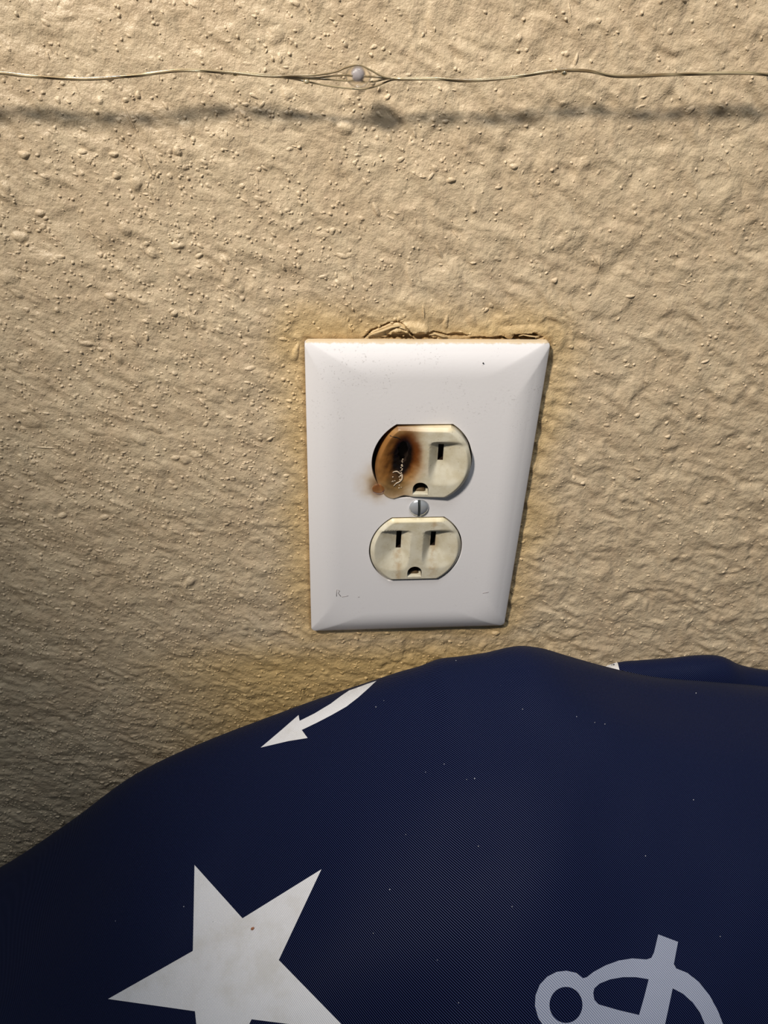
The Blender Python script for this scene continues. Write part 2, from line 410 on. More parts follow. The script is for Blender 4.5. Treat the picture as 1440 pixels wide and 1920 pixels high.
me.vertices.add(len(V)); Vw = V.copy(); Vw[:, 2] += Z0; me.vertices.foreach_set('co', (Vw * S).ravel().astype(np.float32))
tri = F[:, 2] == F[:, 3]
loops = np.concatenate([F[~tri].ravel(), F[tri][:, :3].ravel()]).astype(np.int32)
cnt = np.concatenate([np.full((~tri).sum(), 4), np.full(tri.sum(), 3)])
me.loops.add(len(loops)); me.loops.foreach_set('vertex_index', loops)
me.polygons.add(len(cnt)); me.polygons.foreach_set('loop_start', np.concatenate([[0], np.cumsum(cnt)[:-1]]).astype(np.int32))
me.update(calc_edges=True); me.shade_smooth()
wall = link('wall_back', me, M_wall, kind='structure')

mf = NT('floor_carpet'); mf.set('Base Color', mf.mix(mf.noise(mf.coord(), 300., 3.), srgb(120, 108, 92), srgb(160, 146, 126))).set('Roughness', .95); M_floor = mf.m
link('floor', mesh_from('floor', [(-1.5, -2.2, 0), (1.5, -2.2, 0), (1.5, 0.002, 0), (-1.5, 0.002, 0), (-1.5, -2.2, -.03), (1.5, -2.2, -.03), (1.5, 0.002, -.03), (-1.5, .002, -.03)],
     [(0, 1, 2, 3), (7, 6, 5, 4), (0, 4, 5, 1), (1, 5, 6, 2), (2, 6, 7, 3), (3, 7, 4, 0)], False), M_floor, kind='structure')

# ------------------------------------------------------------------ wall outlet
outlet = empty('wall_outlet', (0, 0, Z0 * S), 'white two-socket wall outlet with a scorched upper socket, above the navy cushion', 'outlet')

def rrect(hw, hh, r, n=6):
    pts = []
    for cx, cz, a0 in ((hw - r, hh - r, 0), (-(hw - r), hh - r, 90), (-(hw - r), -(hh - r), 180), (hw - r, -(hh - r), 270)):
        for k in range(n + 1):
            a = math.radians(a0 + 90 * k / n); pts.append((cx + r * math.cos(a), cz + r * math.sin(a)))
    return pts
def face_outline(R=17.05, flat=14.3, n=160, grow=0.):
    """round with flat top and bottom"""
    pts = []
    a0 = math.asin(flat / R)
    arc = [(-a0 + 2 * a0 * k / 40) for k in range(41)]
    right = [((R + grow) * math.cos(a), (R + grow) * math.sin(a) * ((flat + grow) / flat) / ((R + grow) / R)) for a in arc]
    left = [(-x, -z) for x, z in right]
    top = [(right[-1][0] + (left[0][0] - right[-1][0]) * k / 16, flat + grow) for k in range(1, 16)]
    bot = [(-x, -z) for x, z in top]
    return right + top + left + bot
def loft(loops, cap0=True, cap1=True):
    verts = []; faces = []; n = len(loops[0])
    for lp in loops: verts += lp
    for i in range(len(loops) - 1):
        for j in range(n):
            j2 = (j + 1) % n; faces.append((i * n + j, i * n + j2, (i + 1) * n + j2, (i + 1) * n + j))
    if cap0: faces.append(tuple(range(n))[::-1])
    if cap1: faces.append(tuple((len(loops) - 1) * n + j for j in range(n)))
    return verts, faces
def tmp(me):
    o = bpy.data.objects.new('tmp', me); col.objects.link(o); return o
def fix_normals(me):
    bm = bmesh.new(); bm.from_mesh(me); bmesh.ops.recalc_face_normals(bm, faces=bm.faces); bm.to_mesh(me); bm.free()
def boolean_cut(me, cutters, bevel=0., segs=2, wn=False):
    fix_normals(me); o = tmp(me); cs = []
    for c in cutters:
        fix_normals(c); co = tmp(c); cs.append(co)
        md = o.modifiers.new('cut', 'BOOLEAN'); md.object = co; md.operation = 'DIFFERENCE'; md.solver = 'EXACT'
        md.material_mode = 'TRANSFER'
    if bevel:
        b = o.modifiers.new('bev', 'BEVEL'); b.width = bevel; b.segments = segs; b.limit_method = 'ANGLE'; b.angle_limit = math.radians(50); b.harden_normals = False
    if wn:
        w_ = o.modifiers.new('wn', 'WEIGHTED_NORMAL'); w_.weight = 100; w_.keep_sharp = False; w_.mode = 'FACE_AREA'
    dg = bpy.context.evaluated_depsgraph_get()
    res = bpy.data.meshes.new_from_object(o.evaluated_get(dg))
    for x in [o] + cs: bpy.data.objects.remove(x)
    return res
def prism(pts, y0, y1, mat=None):
    v, f = loft([[(x, y0, z) for x, z in pts], [(x, y1, z) for x, z in pts]])
    me = mesh_from('c', v, f, False)
    if mat: me.materials.append(mat)
    return me
def boxpts(cx, cz, w_, h_): return [(cx - w_ / 2, cz - h_ / 2), (cx + w_ / 2, cz - h_ / 2), (cx + w_ / 2, cz + h_ / 2), (cx - w_ / 2, cz + h_ / 2)]

PT = 5.6       # plate thickness
UC, LC = 19.05, -19.05
def make_plate():
    loops = [[(x, 0, z) for x, z in rrect(PW / 2, PH / 2, 1.6)], [(x, -2.3, z) for x, z in rrect(PW / 2 - .05, PH / 2 - .05, 1.6)]]
    D = 12.0
    for k in range(1, 15):
        t = k / 14; s = D * (1 - math.cos(t * math.pi / 2)) if k < 14 else D
        s = D * t ** 1.35
        y = 2.3 + (PT - 2.3) * (1 - (1 - t ** 1.35) ** 2.6)
        r = 1.6 + s * .9
        loops.append([(x, -y, z) for x, z in rrect(PW / 2 - s, PH / 2 - s, r)])
    v, f = loft(loops)
    me = mesh_from('cover_plate', v, f); me.materials.append(M_plate)
    holes = [prism([(x, z + c) for x, z in face_outline(grow=.42)], -12, 3, M_plate) for c in (UC, LC)]
    scr = prism([(2.2 * math.cos(a * math.pi / 12), 2.2 * math.sin(a * math.pi / 12)) for a in range(24)], -12, 3, M_plate)
    me = boolean_cut(me, holes + [scr], .22, 2, True)
    finish(me, world=False)
    return me
link('cover_plate', make_plate(), M_plate, outlet)

def pyramid(x, z, cx, cz, hw, hh, ain, aout, at_, ab, sgn):
    """funnel around a slot; sgn=+1 when the outer side is +x"""
    dx = (x - cx) * sgn
    fo = np.maximum(dx - hw, 0) / aout; fi = np.maximum(-dx - hw, 0) / ain
    ft = np.maximum(z - cz - hh, 0) / at_; fb = np.maximum(cz - hh - z, 0) / ab
    p = 2.8
    f = (fo ** p + fi ** p + ft ** p + fb ** p) ** (1 / p)
    t = np.clip(1 - f, 0, 1)
    return t * .86 + .14 * t * t * (3 - 2 * t) * (t > 0)
def face_mesh(burnt):
    out = np.array(face_outline()); n = len(out)
    if burnt:    # lower left corner of the rim has slumped outwards
        ang = np.arctan2(out[:, 1], out[:, 0])
        k = np.exp(-((np.degrees(ang) + 133) / 17.) ** 2)
        out[:, 0] -= 1.2 * k; out[:, 1] -= 1.9 * k
        k2 = np.exp(-((np.degrees(ang) + 112) / 7.) ** 2); out[:, 1] += .9 * k2
        k3 = np.exp(-((np.degrees(ang) % 360 - 158) / 34.) ** 2); out[:, 0] += 1.5 * k3; out[:, 1] -= .35 * k3
    rs = np.concatenate([np.linspace(0.02, .90, 50), [.915, .93, .95, .97, .985, 1.0]])
    loops = []
    def height(x, z, r):
        h = np.full_like(x, 1.35)
        h = h - 1.15 * np.clip((r - .925) / .075, 0, 1) ** 1.15
        if burnt:
            # crater of melted plastic around the left slot
            dx, dz = (x + 6.6) / 5.4, (z - 1.5) / 10.0
            g = np.exp(-(dx * dx + dz * dz) * 1.3); h = h - 3.0 * g
            dx, dz = (x + 13.2) / 3.0, (z - .5) / 10; h = h + .8 * np.exp(-(dx * dx + dz * dz)) * (r < .99)
            dx, dz = (x + 1.6) / 2.4, (z - 2) / 8; h = h + .3 * np.exp(-(dx * dx + dz * dz))
            m_ = np.exp(-(((x + 9) / 6) ** 2 + ((z + 2) / 9) ** 2))
            h = h + .3 * m_ * value_noise(x, z, 2.4, 71) + .2 * m_ * value_noise(x, z, 1.1, 72)
            dx, dz = (x + 9.5) / 2.6, (z + 7.5) / 3.4; h = h + .5 * np.exp(-(dx * dx + dz * dz))
        else:
            h = h - 2.5 * pyramid(x, z, -6.5, 4, .9, 3.9, 3.2, 8., 1.7, 9.0, -1)
        h = h - 2.5 * pyramid(x, z, 6.4, 4, .9, 3.2, 3.2, 8., 2.2, 9.0, 1)
        return h
    verts = [(0, 0, 0)]
    L = []
    for r in rs:
        x = out[:, 0] * r; z = out[:, 1] * r
        h = height(x, z, np.full_like(x, r))
        L.append([(a, -(5.3 + q), b) for a, q, b in zip(x, h, z)])
    L = L[::-1]                                     # from the rim inwards
    L = [[(a * .995, -.6, b * .995) for a, b in out]] + L
    v, f = loft(L)
    me = mesh_from('face', v, f)
    me.materials.append(M_burn if burnt else M_face); me.materials.append(M_hole)
    cut = []
    def cutter(pts, d0=-12, d1=-1.0):
        c = prism(pts, d0, d1, M_hole); return c
    cut.append(cutter(boxpts(6.4, 4, 1.9, 6.4)))
    if burnt:
        a = [(-6.6 + 1.75 * math.cos(t * math.pi / 10) * (1 + .2 * math.sin(3 * t)), 3.9 + 4.7 * math.sin(t * math.pi / 10)) for t in range(20)]
        cut.append(cutter(a))
    else:
        cut.append(cutter(boxpts(-6.5, 4, 1.9, 7.9)))
    g = [(2.75 * math.cos(t * math.pi / 14), -10.2 + 2.9 * math.sin(t * math.pi / 14)) for t in range(15)] + [(-2.75, -12.6), (2.75, -12.6)]
    cut.append(cutter(g))
    me = boolean_cut(me, cut)
    bm = bmesh.new(); bm.from_mesh(me); bmesh.ops.remove_doubles(bm, verts=bm.verts, dist=.002); bm.to_mesh(me); bm.free()
    sharpen(me, 28); finish(me, world=False)
    return me
low = link('receptacle_face', face_mesh(False), None, outlet); low.location = (0, 0, LC * S)
up = link('receptacle_face', face_mesh(True), None, outlet, label='scorched and melted upper receptacle face, burnt black around its left slot')
up.location = (.0003, -.0006, (UC - .1) * S); up.rotation_euler = (math.radians(1.5), math.radians(-1.0), math.radians(-5.0))
bpy.context.view_layer.update()

def box_mesh(name, x0, x1, y0, y1, z0, z1):
    v, f = loft([[(x0, y0, z0), (x1, y0, z0), (x1, y0, z1), (x0, y0, z1)], [(x0, y1, z0), (x1, y1, z0), (x1, y1, z1), (x0, y1, z1)]])
    return mesh_from(name, v, f, False)
me = box_mesh('mounting_strap', -20, 20, -.1, .9, -48, 48); finish(me, world=False)
link('mounting_strap', me, M_strap, outlet)
# grounding contacts glinting in the round holes
for f_, zc in ((up, 0), (low, 0)):
    v = []; fc = []
    n = 8
    lp = []
    for k in range(n + 1):
        a = math.pi * k / n
        lp.append((1.9 * math.cos(a), 1.6 * math.sin(a)))
    loops = [[(x, -2.2, -11.9 + z) for x, z in lp], [(x, -4.6, -12.1 + z * .75) for x, z in lp], [(x * .7, -4.9, -12.1 + z * .5) for x, z in lp]]
    vv, ff = loft(loops); c = mesh_from('ground_contact', vv, ff, False); finish(c, world=False)
    link('ground_contact', c, M_brass, f_)
    vv, ff = loft([[(-2.72, -1.2, -12.58), (2.72, -1.2, -12.58), (2.72, -1.2, -11.5), (-2.72, -1.2, -11.5)], [(-2.72, -6.55, -12.58), (2.72, -6.55, -12.58), (2.72, -6.5, -12.3), (-2.72, -6.5, -12.3)]])
    c = mesh_from('hole_ledge', vv, ff, False); finish(c, world=False); link('hole_ledge', c, M_face, f_)

# centre screw with a slotted oval head
def make_screw():
    loops = []; n = 40
    prof = [(2.0, 1.5), (2.0, -.1), (3.55, -.1), (3.62, .12), (3.45, .42), (3.0, .82), (2.4, 1.12), (1.7, 1.34), (.9, 1.46), (.2, 1.5)]
    loops = [[(1.9 * math.cos(a * 2 * math.pi / n), 1.5, 1.9 * math.sin(a * 2 * math.pi / n)) for a in range(n)]]
    for r, y in prof[1:]:
        loops.append([(r * math.cos(a * 2 * math.pi / n), -y, r * math.sin(a * 2 * math.pi / n)) for a in range(n)])
    v, f = loft(loops); me = mesh_from('cover_screw', v, f); me.materials.append(M_screw); me.materials.append(M_slotd)
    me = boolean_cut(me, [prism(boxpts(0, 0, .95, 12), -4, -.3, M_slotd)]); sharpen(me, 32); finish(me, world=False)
    return me
s_ = link('cover_screw', make_screw(), None, outlet); s_.location = (0, -(PT + .02) * S, 0); s_.rotation_euler = (0, math.radians(-2), 0)

# tube helper (mm)
def tube(pts, rad, seg=10, smoothn=6, caps=True):
    P = [Vector(p) for p in pts]
    if smoothn > 1 and len(P) > 2:
        Q_ = []
        for i in range(len(P) - 1):
            p0 = P[max(i - 1, 0)]; p1 = P[i]; p2 = P[i + 1]; p3 = P[min(i + 2, len(P) - 1)]
            for k in range(smoothn):
                t = k / smoothn
                Q_.append(.5 * ((2 * p1) + (p2 - p0) * t + (2 * p0 - 5 * p1 + 4 * p2 - p3) * t * t + (3 * p1 - p0 - 3 * p2 + p3) * t ** 3))
        Q_.append(P[-1]); P = Q_
    loops = []; n = len(P)
    ref = Vector((0, -1, .1)).normalized()
    for i, p in enumerate(P):
        d = (P[min(i + 1, n - 1)] - P[max(i - 1, 0)]).normalized()
        a = d.cross(ref).normalized(); b = d.cross(a)
        r = rad(i / (n - 1)) if callable(rad) else rad
        loops.append([tuple(p + a * r * math.cos(2 * math.pi * k / seg) + b * r * math.sin(2 * math.pi * k / seg)) for k in range(seg)])
    return loft(loops, caps, caps)
def merge(parts):
    v = []; f = []
    for a, b in parts:
        o = len(v); v += a; f += [tuple(i + o for i in q) for q in b]
    return v, f
def sphere(c, r, sx=1, sy=1, sz=1, seg=12, ring=8):
    loops = []
    for i in range(1, ring):
        a = math.pi * i / ring
        loops.append([(c[0] + r * sx * math.sin(a) * math.cos(2 * math.pi * k / seg), c[1] + r * sy * math.sin(a) * math.sin(2 * math.pi * k / seg), c[2] + r * sz * math.cos(a)) for k in range(seg)])
    return loft(loops)

# raycasts from the photograph's pixels onto finished parts (mm, about the plate centre)
def bvh_of(o, is_root=False):
    me_ = o.data; mw = o.matrix_world
    vs = [(mw @ v.co) / S - Vector((0, 0, Z0)) for v in me_.vertices]
    return BVHTree.FromPolygons(vs, [tuple(p.vertices) for p in me_.polygons])
def hit(b, px, py, lift=0.):
    l, n, i, d = b.ray_cast(CAM, ray(px, py), 2000.)
    if l is None: return None
    if n.dot(ray(px, py)) > 0: n = -n
    return l + n * lift
def to_local(me, o):
    me.transform(Matrix.Scale(S, 4) @ Matrix.Translation((0, 0, Z0))); me.transform(o.matrix_world.inverted()); me.update(); return me
B_up = bvh_of(up)
def on_up(pts, lift): 
    r = [hit(B_up, a, b, lift) for a, b in pts]; return [p for p in r if p is not None]
# curl of re-hardened plastic, small bubbles, cracks
parts = [tube(on_up([(736, 886), (740, 884), (745, 884), (749, 887), (753, 889), (754, 894), (753, 899), (749, 903), (743, 906), (738, 911)], .12), lambda t: .24 * math.sin(math.pi * (.12 + .76 * t)) + .06, 8, 5)]
for i in range(16):
    t = i / 15; p = on_up([(756 - 5 * t + random.uniform(-2, 2), 862 + 30 * t + random.uniform(-1, 1))], .05)
    if p: parts.append(sphere(p[0], random.uniform(.14, .34), seg=8, ring=6))
for i in range(12):
    p = on_up([(random.uniform(734, 756), random.uniform(893, 915))], .03)
    if p: parts.append(sphere(p[0], random.uniform(.10, .26), 1.3, seg=8, ring=6))
v, f = merge(parts); link('melted_beads', to_local(mesh_from('melted_beads', v, f), up), M_char, up, kind='stuff', label='glossy curl of re-hardened plastic')
parts = []
for pts in ([(731, 817), (738, 819), (744, 820), (750, 823)],):
    q = on_up(pts, .02)
    if len(q) > 1: parts.append(tube(q, .13, 6, 3))
if parts:
    v, f = merge(parts); link('crack', to_local(mesh_from('crack', v, f), up), M_crack, up)
# amber bead squeezed out over the plate
c = at(710, 917, -(PT + .1))
v, f = sphere(c, 2.3, 1.05, .36, .95, 20, 12); link('melted_bead', to_local(mesh_from('melted_bead', v, f), outlet), M_amber, outlet, label='amber bead of melted plastic')
# tiny marks on the plate: black speck, pencil scratches
parts = [sphere(at(906, 681, -(PT - .15)), .26, 1, .5, 1, 8, 6)]
v, f = merge(parts); link('black_speck', to_local(mesh_from('black_speck', v, f), outlet), M_crack, outlet)
M_scuff = plain('faint_grey_scuff', srgb(165, 158, 158), .7)
parts = []
for pts in ([(631, 1105), (631, 1118)], [(631, 1105), (637, 1108), (634, 1112), (639, 1118)], [(641, 1119), (653, 1117)], [(905, 1112), (911, 1111), (916, 1110)], [(671, 1119), (674, 1119)]):
    v, f = tube([at(a, b, -(PT + .0)) for a, b in pts], .11, 6, 1)
    link('scratch', to_local(mesh_from('scratch', v, f), outlet), M_scuff, outlet)

# ------------------------------------------------------------------ torn drywall paper above the plate (part of the wall)
def strip(pts, width, lift0, lift1, th=.25):
    v = []; n = len(pts)
    for i, (a, b) in enumerate(pts):
        p = at(a, b, -.2)
        t = i / (n - 1); w_ = width * math.sin(math.pi * (.06 + .88 * t))
        lf = lift1 * math.sin(math.pi * t)
        v.append([(p.x, -(.1), p.z), (p.x + .1, -(lift0 + lf), p.z - w_ * .15), (p.x + .15, -(lift0 + lf * .7 + .1), p.z - w_ * .7), (p.x + .15, -.15, p.z - w_)])
    return loft([[tuple(q) for q in x] for x in v])
parts = [strip([(688, 630), (700, 623), (716, 617), (734, 610), (750, 608), (762, 616)], 1.0, .35, .9),
         strip([(752, 612), (762, 618), (768, 625), (773, 631)], .9, .3, .7),
         strip([(803, 628), (815, 624), (830, 629), (838, 631)], .6, .3, .5),
         strip([(972, 630), (980, 626), (992, 628), (1004, 630), (1014, 628)], .6, .3, .6)]
v, f = merge(parts); me = mesh_from('torn_paper', v, f); fix_normals(me); finish(me)
link('torn_paper', me, M_paper, wall, kind='stuff')

# ------------------------------------------------------------------ cushion
SIL = [(-250, -268), (-225, -232), (-210, -214), (-195, -199), (-185, -191), (-150, -160), (-120, -131.5), (-105, -121), (-82, -108), (-60, -97), (-37, -86), (-14, -76), (-2, -71), (4, -69), (12, -65), (20, -64), (30, -62.5),
       (46, -59), (52, -60), (65, -64.6), (80, -69.2), (97, -73.2), (125, -77), (160, -83), (200, -95), (260, -118), (320, -150), (380, -215)]
SIL_SOFT = [(-250, -268), (-210, -217), (-150, -162), (-105, -122), (-60, -96), (-14, -76), (30, -64), (65, -64), (97, -70), (160, -83), (200, -95), (260, -118), (320, -150), (380, -215)]
def interp(tab, x):
    xs = np.array([t[0] for t in tab]); ys = np.array([t[1] for t in tab])
    # smooth (catmull-rom) interpolation
    i = np.clip(np.searchsorted(xs, x) - 1, 0, len(xs) - 2)
    m = np.gradient(ys, xs); h = xs[i + 1] - xs[i]; t = (x - xs[i]) / h
    return (2 * t**3 - 3 * t**2 + 1) * ys[i] + (t**3 - 2 * t**2 + t) * h * m[i] + (-2 * t**3 + 3 * t**2) * ys[i + 1] + (t**3 - t**2) * h * m[i + 1]
def cushion_profile(x):
    """closed slice (y', z) at x, mm; y' = distance from the wall"""
    zt = float(interp(SIL, x)); floor_z = -Z0 + 3
    hgt = max(zt - floor_z, 6)
    R = min(26, hgt * .45)
    back = 2.0 + 6 * float(sstep(50, 120, x)) * float(sstep(330, 200, x))
    A = 205 * float(sstep(-330, -60, x) * .55 + .45) * float(sstep(420, 250, x) * .5 + .5)
    pts = []
    nb = 10
    for k in range(nb):                                # up the back
        t = k / nb; pts.append((back + 12 * (1 - t) ** 2 * (hgt > 60) * .5, floor_z + (hgt - R) * t))
    zc = zt - R
    for k in range(15):                                # over the top
        a = math.pi - (math.pi / 2) * k / 14
        pts.append((back + R + R * math.cos(a), zc + R * math.sin(a)))
    for k in range(1, 61):                             # down the front
        a = (math.pi / 2) * (k / 60)
        q = float(sstep(0, 34, A * math.sin(a))); h2 = hgt * (1 - q) + max(float(interp(SIL_SOFT, x)) - floor_z, 6) * q
        pts.append((back + R + A * math.sin(a), floor_z + h2 * (math.cos(a) ** .92 if math.cos(a) > 1e-6 else 0)))
    for k in range(1, 8):
        t = k / 8; pts.append((back + (R + A) * (1 - t) + 6 * t, floor_z))
    return pts
xs = np.concatenate([np.linspace(-262, -205, 16, endpoint=False), np.linspace(-205, 200, 180, endpoint=False), np.linspace(200, 405, 42)])
loops = []; vlen = []
for x in xs:
    pr = cushion_profile(x); lp = []
    k_end = float(sstep(-262, -225, x)) * float(sstep(405, 380, x))
    s = 0; sl = []
    for i, (y_, z_) in enumerate(pr):
        n1 = float(value_noise(x, y_ * 1.4, 46, 201)) * 3.2 + float(value_noise(x + y_ * .6, y_ * .3, 17, 202)) * .5
        if 24 < i < 85: z_ = z_ + n1 * min(1, (i - 24) / 14)
        z_ = -Z0 + 3 + (z_ - (-Z0 + 3)) * max(k_end, .02)
        lp.append((float(x), -y_, z_))
        if i: s += math.dist(lp[i][1:], lp[i - 1][1:])
        sl.append(s)
    i0 = 24; sl = [q - sl[i0] for q in sl]
    loops.append(lp); vlen.append(sl)
v, f = loft(loops)
me = mesh_from('cushion_body', v, f)
fix_normals(me)
# rib coordinate: threads run diagonally over the cushion
RIB = .60
def rib_uv(x, vv):
    g = -1.15 * x + (.0055 * x * x if x < 0 else -.0)
    return ((vv + g) / RIB / 1.5, (x + 1.1 * vv) / .6)
nl = len(loops[0])
uvv = [rib_uv(v[i][0], vlen[i // nl][i % nl]) for i in range(len(v))]
def add_uv(me, uvs):
    ul = me.uv_layers.new(name='ribs')
    for lp in me.loops: ul.data[lp.index].uv = uvs[lp.vertex_index]
add_uv(me, uvv)
finish(me)
cush = empty('cushion', (0, -.12, .003), 'navy ribbed cushion printed with a white star and anchor, below the outlet', 'cushion')
bpy.context.view_layer.update()
def under_cush(me): me.transform(cush.matrix_world.inverted()); me.update(); return me
body = link('cushion_body', under_cush(me), M_navy, cush)

# fold of fabric standing up behind the right part of the ridge
def rear_fold():
    tab = [(60, -120), (72, -96), (84, -86), (92, -81.5), (101, -80.6), (115, -79.8), (128, -78.6), (137, -79.5), (147, -85), (158, -88.5), (175, -91), (200, -95), (240, -106), (290, -140)]
    loops = []; vl = []
    for x in np.linspace(62, 286, 110):
        zt = float(interp(tab, x)); lp = []; s = 0; sl = []
        for k in range(26):
            a = math.pi * 1.05 - math.pi * 1.0 * k / 25
            R = 8.5
            y_ = 1.2 + R + R * math.cos(a); z_ = zt - R * 1.1 + R * 1.1 * math.sin(a) if a < math.pi else zt - R * 1.1 - 10
            lp.append((float(x), -y_, z_))
            if k: s += math.dist(lp[k][1:], lp[k - 1][1:])
            sl.append(s)
        lp.append((float(x), -(1.2 + 17), zt - 40)); sl.append(s + 30); lp.append((float(x), -2.0, zt - 40)); sl.append(s + 46)
        loops.append(lp); vl.append(sl)
    v, f = loft(loops); me = mesh_from('rear_fold', v, f); fix_normals(me)
    n = len(loops[0]); add_uv(me, [rib_uv(v[i][0], vl[i // n][i % n]) for i in range(len(v))])
    return finish(me)
fold = link('rear_fold', under_cush(rear_fold()), M_navy, cush)
bpy.context.view_layer.update()

# printed white motifs: thin flat prints lying on the fabric
def decal(name, outer, holes, target, mat, lift=.12, step=7, label=None):
    bvh = bvh_of(target)
    polys = [[Vector((a, b, 0)) for a, b in outer]] + [[Vector((a, b, 0)) for a, b in h] for h in holes]
    flat = [p for q in polys for p in q]
    tris = tessellate_polygon(polys)
    bm = bmesh.new(); vs = [bm.verts.new(p) for p in flat]
    for t in tris:
        try: bm.faces.new([vs[i] for i in t])
        except ValueError: pass
    x0, x1 = min(p.x for p in flat), max(p.x for p in flat); y0, y1 = min(p.y for p in flat), max(p.y for p in flat)
    for ax, lo, hi in ((0, x0, x1), (1, y0, y1)):
        q = lo + step
        while q < hi:
            co = (q, 0, 0) if ax == 0 else (0, q, 0); no = (1, 0, 0) if ax == 0 else (0, 1, 0)
            bmesh.ops.bisect_plane(bm, geom=bm.verts[:] + bm.edges[:] + bm.faces[:], plane_co=co, plane_no=no); q += step
    bmesh.ops.triangulate(bm, faces=bm.faces[:])
    # surface coordinates for the ribs: interpolate the target's own
    tm = target.data; uvl = tm.uv_layers['ribs'].data; vuv = {}
    for lp in tm.loops: vuv[lp.vertex_index] = uvl[lp.index].uv.copy()
    mw = target.matrix_world; W = [(mw @ v_.co) / S - Vector((0, 0, Z0)) for v_ in tm.vertices]
    uvs = []
    bm.verts.ensure_lookup_table(); bm.verts.index_update()
    for v_ in bm.verts:
        px, py = v_.co.x, v_.co.y; h = None
        for k in range(400):
            l, n, i, d = bvh.ray_cast(CAM, ray(px, py + k * .5), 2000.)
            if l is not None: h = l; break
        if h is None: print('decal miss', name, px, py); return None
        if n.dot(ray(px, py)) > 0: n = -n
        pv = list(tm.polygons[i].vertices)
        ws = [1 / (1e-6 + (W[j] - h).length ** 2) for j in pv]
        # bilinear-like weights through a local least-squares plane fit of u over position
        A = np.array([[1, *(W[j] - h)] for j in pv]); Uv = np.array([list(vuv[j]) for j in pv])
        sol = np.linalg.lstsq(A, Uv, rcond=None)[0][0]
        uvs.append((float(sol[0]), float(sol[1])))
        v_.co = h + n * lift
    me = bpy.data.meshes.new(name); bm.to_mesh(me); bm.free(); me.shade_smooth()
    # face the normals outwards
    bm = bmesh.new(); bm.from_mesh(me)
    for fc in bm.faces:
        if fc.normal.dot(fc.calc_center_median() - CAM) > 0: fc.normal_flip()
    bm.to_mesh(me); bm.free()
    add_uv(me, uvs); me.shade_smooth(); finish(me); under_cush(me)
    return link(name, me, mat, cush, label=label)
star = [(365, 1622), (455, 1722), (603, 1630), (523, 1800), (654, 1934), (472, 1911), (385, 2085), (366, 1896), (203, 1873), (362, 1783)]
decal('printed_star', star, [], body, M_white, label='white five-pointed star print')
ring = [(1061 + 31 * math.cos(a * math.pi / 14), 1884 + 34 * math.sin(a * math.pi / 14)) for a in range(28)]
outer = [(1093, 1834), (1080, 1824), (1062, 1820), (1044, 1822), (1026, 1831), (1012, 1846), (1004, 1866), (1003, 1886), (1009, 1908), (1022, 1928), (1042, 1941), (1066, 1944), (1090, 1937),
         (1108, 1922), (1140, 1925), (1185, 1940), (1160, 2040), (1210, 2050), (1238, 1960), (1340, 1990), (1362, 1960), (1356, 1922), (1346, 1896), (1330, 1866), (1310, 1841), (1288, 1824), (1268, 1816),
         (1263, 1808), (1271, 1766), (1234, 1752), (1226, 1786), (1221, 1796), (1212, 1799), (1185, 1797), (1160, 1801), (1135, 1810), (1113, 1822), (1100, 1832)]
hole1 = [(1112, 1862), (1114, 1853), (1124, 1844), (1144, 1836), (1168, 1832), (1192, 1832), (1216, 1836), (1208, 1868), (1198, 1903), (1160, 1894), (1122, 1883), (1114, 1874)]
hole2 = [(1261, 1853), (1280, 1863), (1298, 1879), (1312, 1898), (1322, 1922), (1322, 1945), (1245, 1928)]
decal('printed_anchor', outer, [ring, hole1, hole2], body, M_white2, label='white anchor print')
arrow = [(489, 1402), (528, 1369), (560, 1341), (562, 1352), (590, 1338), (620, 1320), (640, 1305), (655, 1295), (672, 1289), (688, 1283), (706, 1277), (690, 1292), (672, 1308), (650, 1325), (622, 1341), (595, 1355), (566, 1369), (577, 1384), (540, 1390)]
decal('printed_arrow', arrow, [], body, M_white, step=6, label='white arrowhead and shaft print')
decal('printed_patch', [(1112, 1244), (1135, 1236), (1156, 1234), (1163, 1262), (1140, 1262)], [], fold, M_white, step=5)

# crumb and lint lying on the cushion
B_body = bvh_of(body)
c = hit(B_body, 474, 1742, .3)
v, f = merge([sphere(c, .55, 1, .7, 1.4, 8, 6), sphere(c + Vector((.3, 0, .5)), .35, 1, 1, 1, 8, 6)])
link('crumb', finish(mesh_from('crumb', v, f)), plain('brown_crumb', srgb(170, 110, 76), .7), label='tiny brown crumb lying on the white star', category='crumb')
parts = []
for a, b in ((798, 1448), (761, 1565), (833, 1433), (731, 1668), (720, 1314), (855, 1239), (897, 1587), (705, 1326), (400, 1728), (1305, 1300), (1115, 1355), (1134, 1358), (1081, 1344), (345, 1700), (890, 1460), (217, 1727), (875, 1462),
             (1350, 1756), (590, 1655), (1210, 1605), (1300, 1500), (960, 1700), (820, 1800), (700, 1750), (860, 1880), (980, 1330)):
    p = hit(B_body, a, b, .12)
    if p: parts.append(sphere(p, random.uniform(.10, .2), 1, 1, 1.2, 6, 4))
v, f = merge(parts); link('lint', under_cush(finish(mesh_from('lint', v, f))), plain('pale_lint', srgb(200, 200, 205), .8), cush, kind='stuff', label='pale specks of lint')

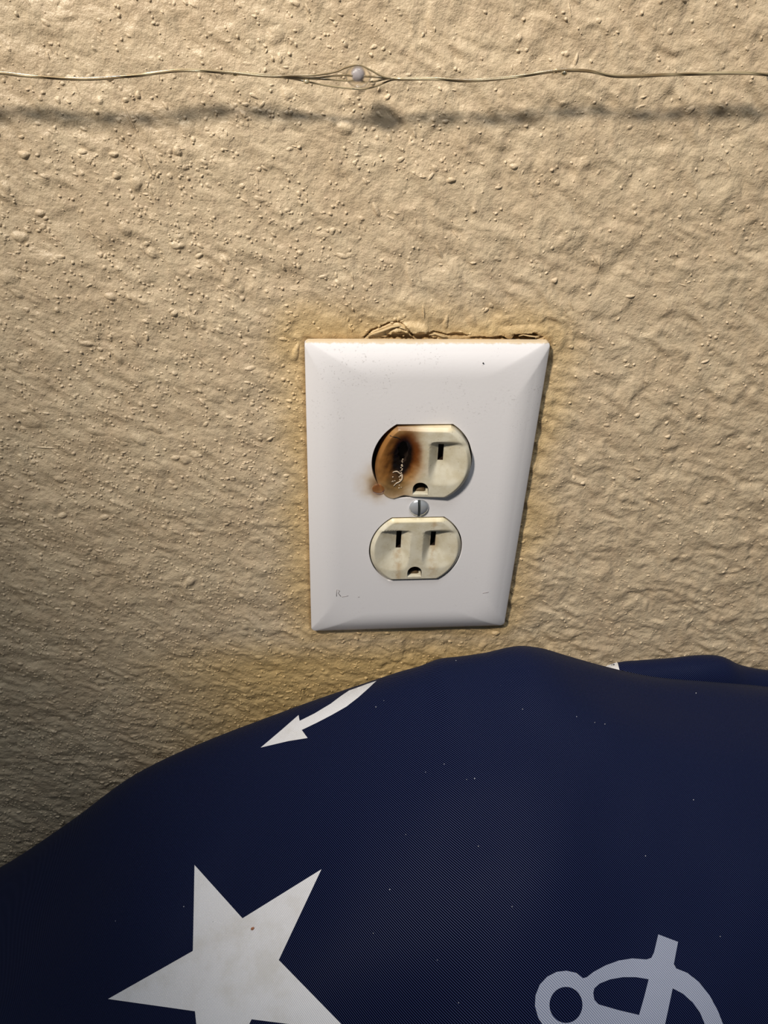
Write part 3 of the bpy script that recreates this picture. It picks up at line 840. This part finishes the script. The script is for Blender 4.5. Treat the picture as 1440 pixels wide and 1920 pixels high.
# ------------------------------------------------------------------ fairy-light string crossing above the outlet
WY = -9.0
string = empty('string_light', tuple((at(672, 142, WY) + Vector((0, 0, Z0))) * S), 'thin copper fairy-light wire with a clear bead, strung across the wall', 'string light')
bpy.context.view_layer.update()
main = [(-900, 150), (-600, 132), (-300, 152), (-120, 139), (-14, 136), (60, 143), (160, 148), (250, 142), (340, 132), (430, 136), (500, 142)]
rightp = [(760, 148), (820, 148), (880, 151), (960, 145), (1040, 133), (1100, 133), (1160, 143), (1260, 140), (1380, 137), (1440, 140), (1560, 150), (1760, 136), (2050, 150)]
strands = [
    ([(545, 142), (590, 141), (628, 135), (648, 127), (672, 122), (694, 131), (722, 145)], 0),
    ([(545, 145), (590, 146), (640, 141), (662, 142), (700, 144), (728, 147)], 1),
    ([(545, 147), (600, 148), (645, 151), (668, 150), (698, 153), (730, 147)], 2),
    ([(545, 147), (575, 153), (610, 160), (648, 165), (680, 167), (706, 161), (735, 150)], 3)]
for mid, k in strands:
    pts = []
    for side, lst in ((0, main), (1, mid), (2, rightp)):
        for i, (a, b) in enumerate(lst):
            if side == 1:
                y = WY + (k - 1.5) * .5; db = 0
            else:
                ph = a / 95. + k * math.pi / 2
                y = WY + 1.15 * math.sin(ph); db = 1.9 * math.cos(ph)
            pts.append(at(a, b + db, y))
        if side != 1 : pass
    v, f = tube(pts, .23, 8, 8)
    link('wire_strand', to_local(mesh_from('wire_strand', v, f), string), M_wire, string)
def bulb(px, py):
    c = at(px, py, WY)
    loops = []
    n = 20
    prof = [(-3.6, .25), (-3.3, .8), (-2.7, 1.5), (-1.9, 2.15), (-.9, 2.5), (.2, 2.6), (1.2, 2.4), (2.1, 1.9), (2.8, 1.2), (3.3, .55), (3.5, .2)]
    for dx, r in prof:
        loops.append([(c.x + dx, c.y + r * .9 * math.cos(2 * math.pi * k / n), c.z + r * math.sin(2 * math.pi * k / n)) for k in range(n)])
    v, f = loft(loops); me = mesh_from('bulb', v, f); fix_normals(me)
    b = link('bulb', to_local(me, string), M_resin, string); bpy.context.view_layer.update()
    v, f = sphere((c.x - .1, c.y + .1, c.z + .4), 1.5, 1.1, .7, 1.05, 16, 10)
    link('led_chip', to_local(mesh_from('led_chip', v, f), b), M_chip, b)
M_chip = plain('milky_violet_led', srgb(186, 180, 186), .3, 0., Coat_Weight=.5)
for a, b in ((672, 143), (1462, 142), (-120, 139)): bulb(a, b)
# solder nodes along the wire
parts = [sphere(at(a, b, WY - .1), .62, 1.3, 1, 1, 10, 8) for a, b in ((1042, 133), (1058, 137), (441, 138), (575, 153))]
M_solder = plain('bright_solder', srgb(230, 214, 178), .2, .6)
for v, f in parts: link('solder_blob', to_local(mesh_from('solder_blob', v, f), string), M_solder, string)
# adhesive clips that hold the string to the wall, beyond the frame
for px in (-900, 2050):
    p = at(px, 150, WY)
    v, f = merge([loft([[(p.x + a * .9, .6, p.z + b) for a, b in rrect(6, 9, 2)], [(p.x + a * .9, -1.5, p.z + b) for a, b in rrect(6, 9, 2)]]),
                  tube([(p.x, -1, p.z - 2), (p.x, -6, p.z - 2.6), (p.x, -9.8, p.z - 1.6), (p.x, -10, p.z + 1.6)], 1.1, 10, 4)])
    me = mesh_from('clip', v, f); fix_normals(me)
    link('clip', to_local(me, string), plain('clear_clip_plastic', srgb(225, 225, 222), .25), string)
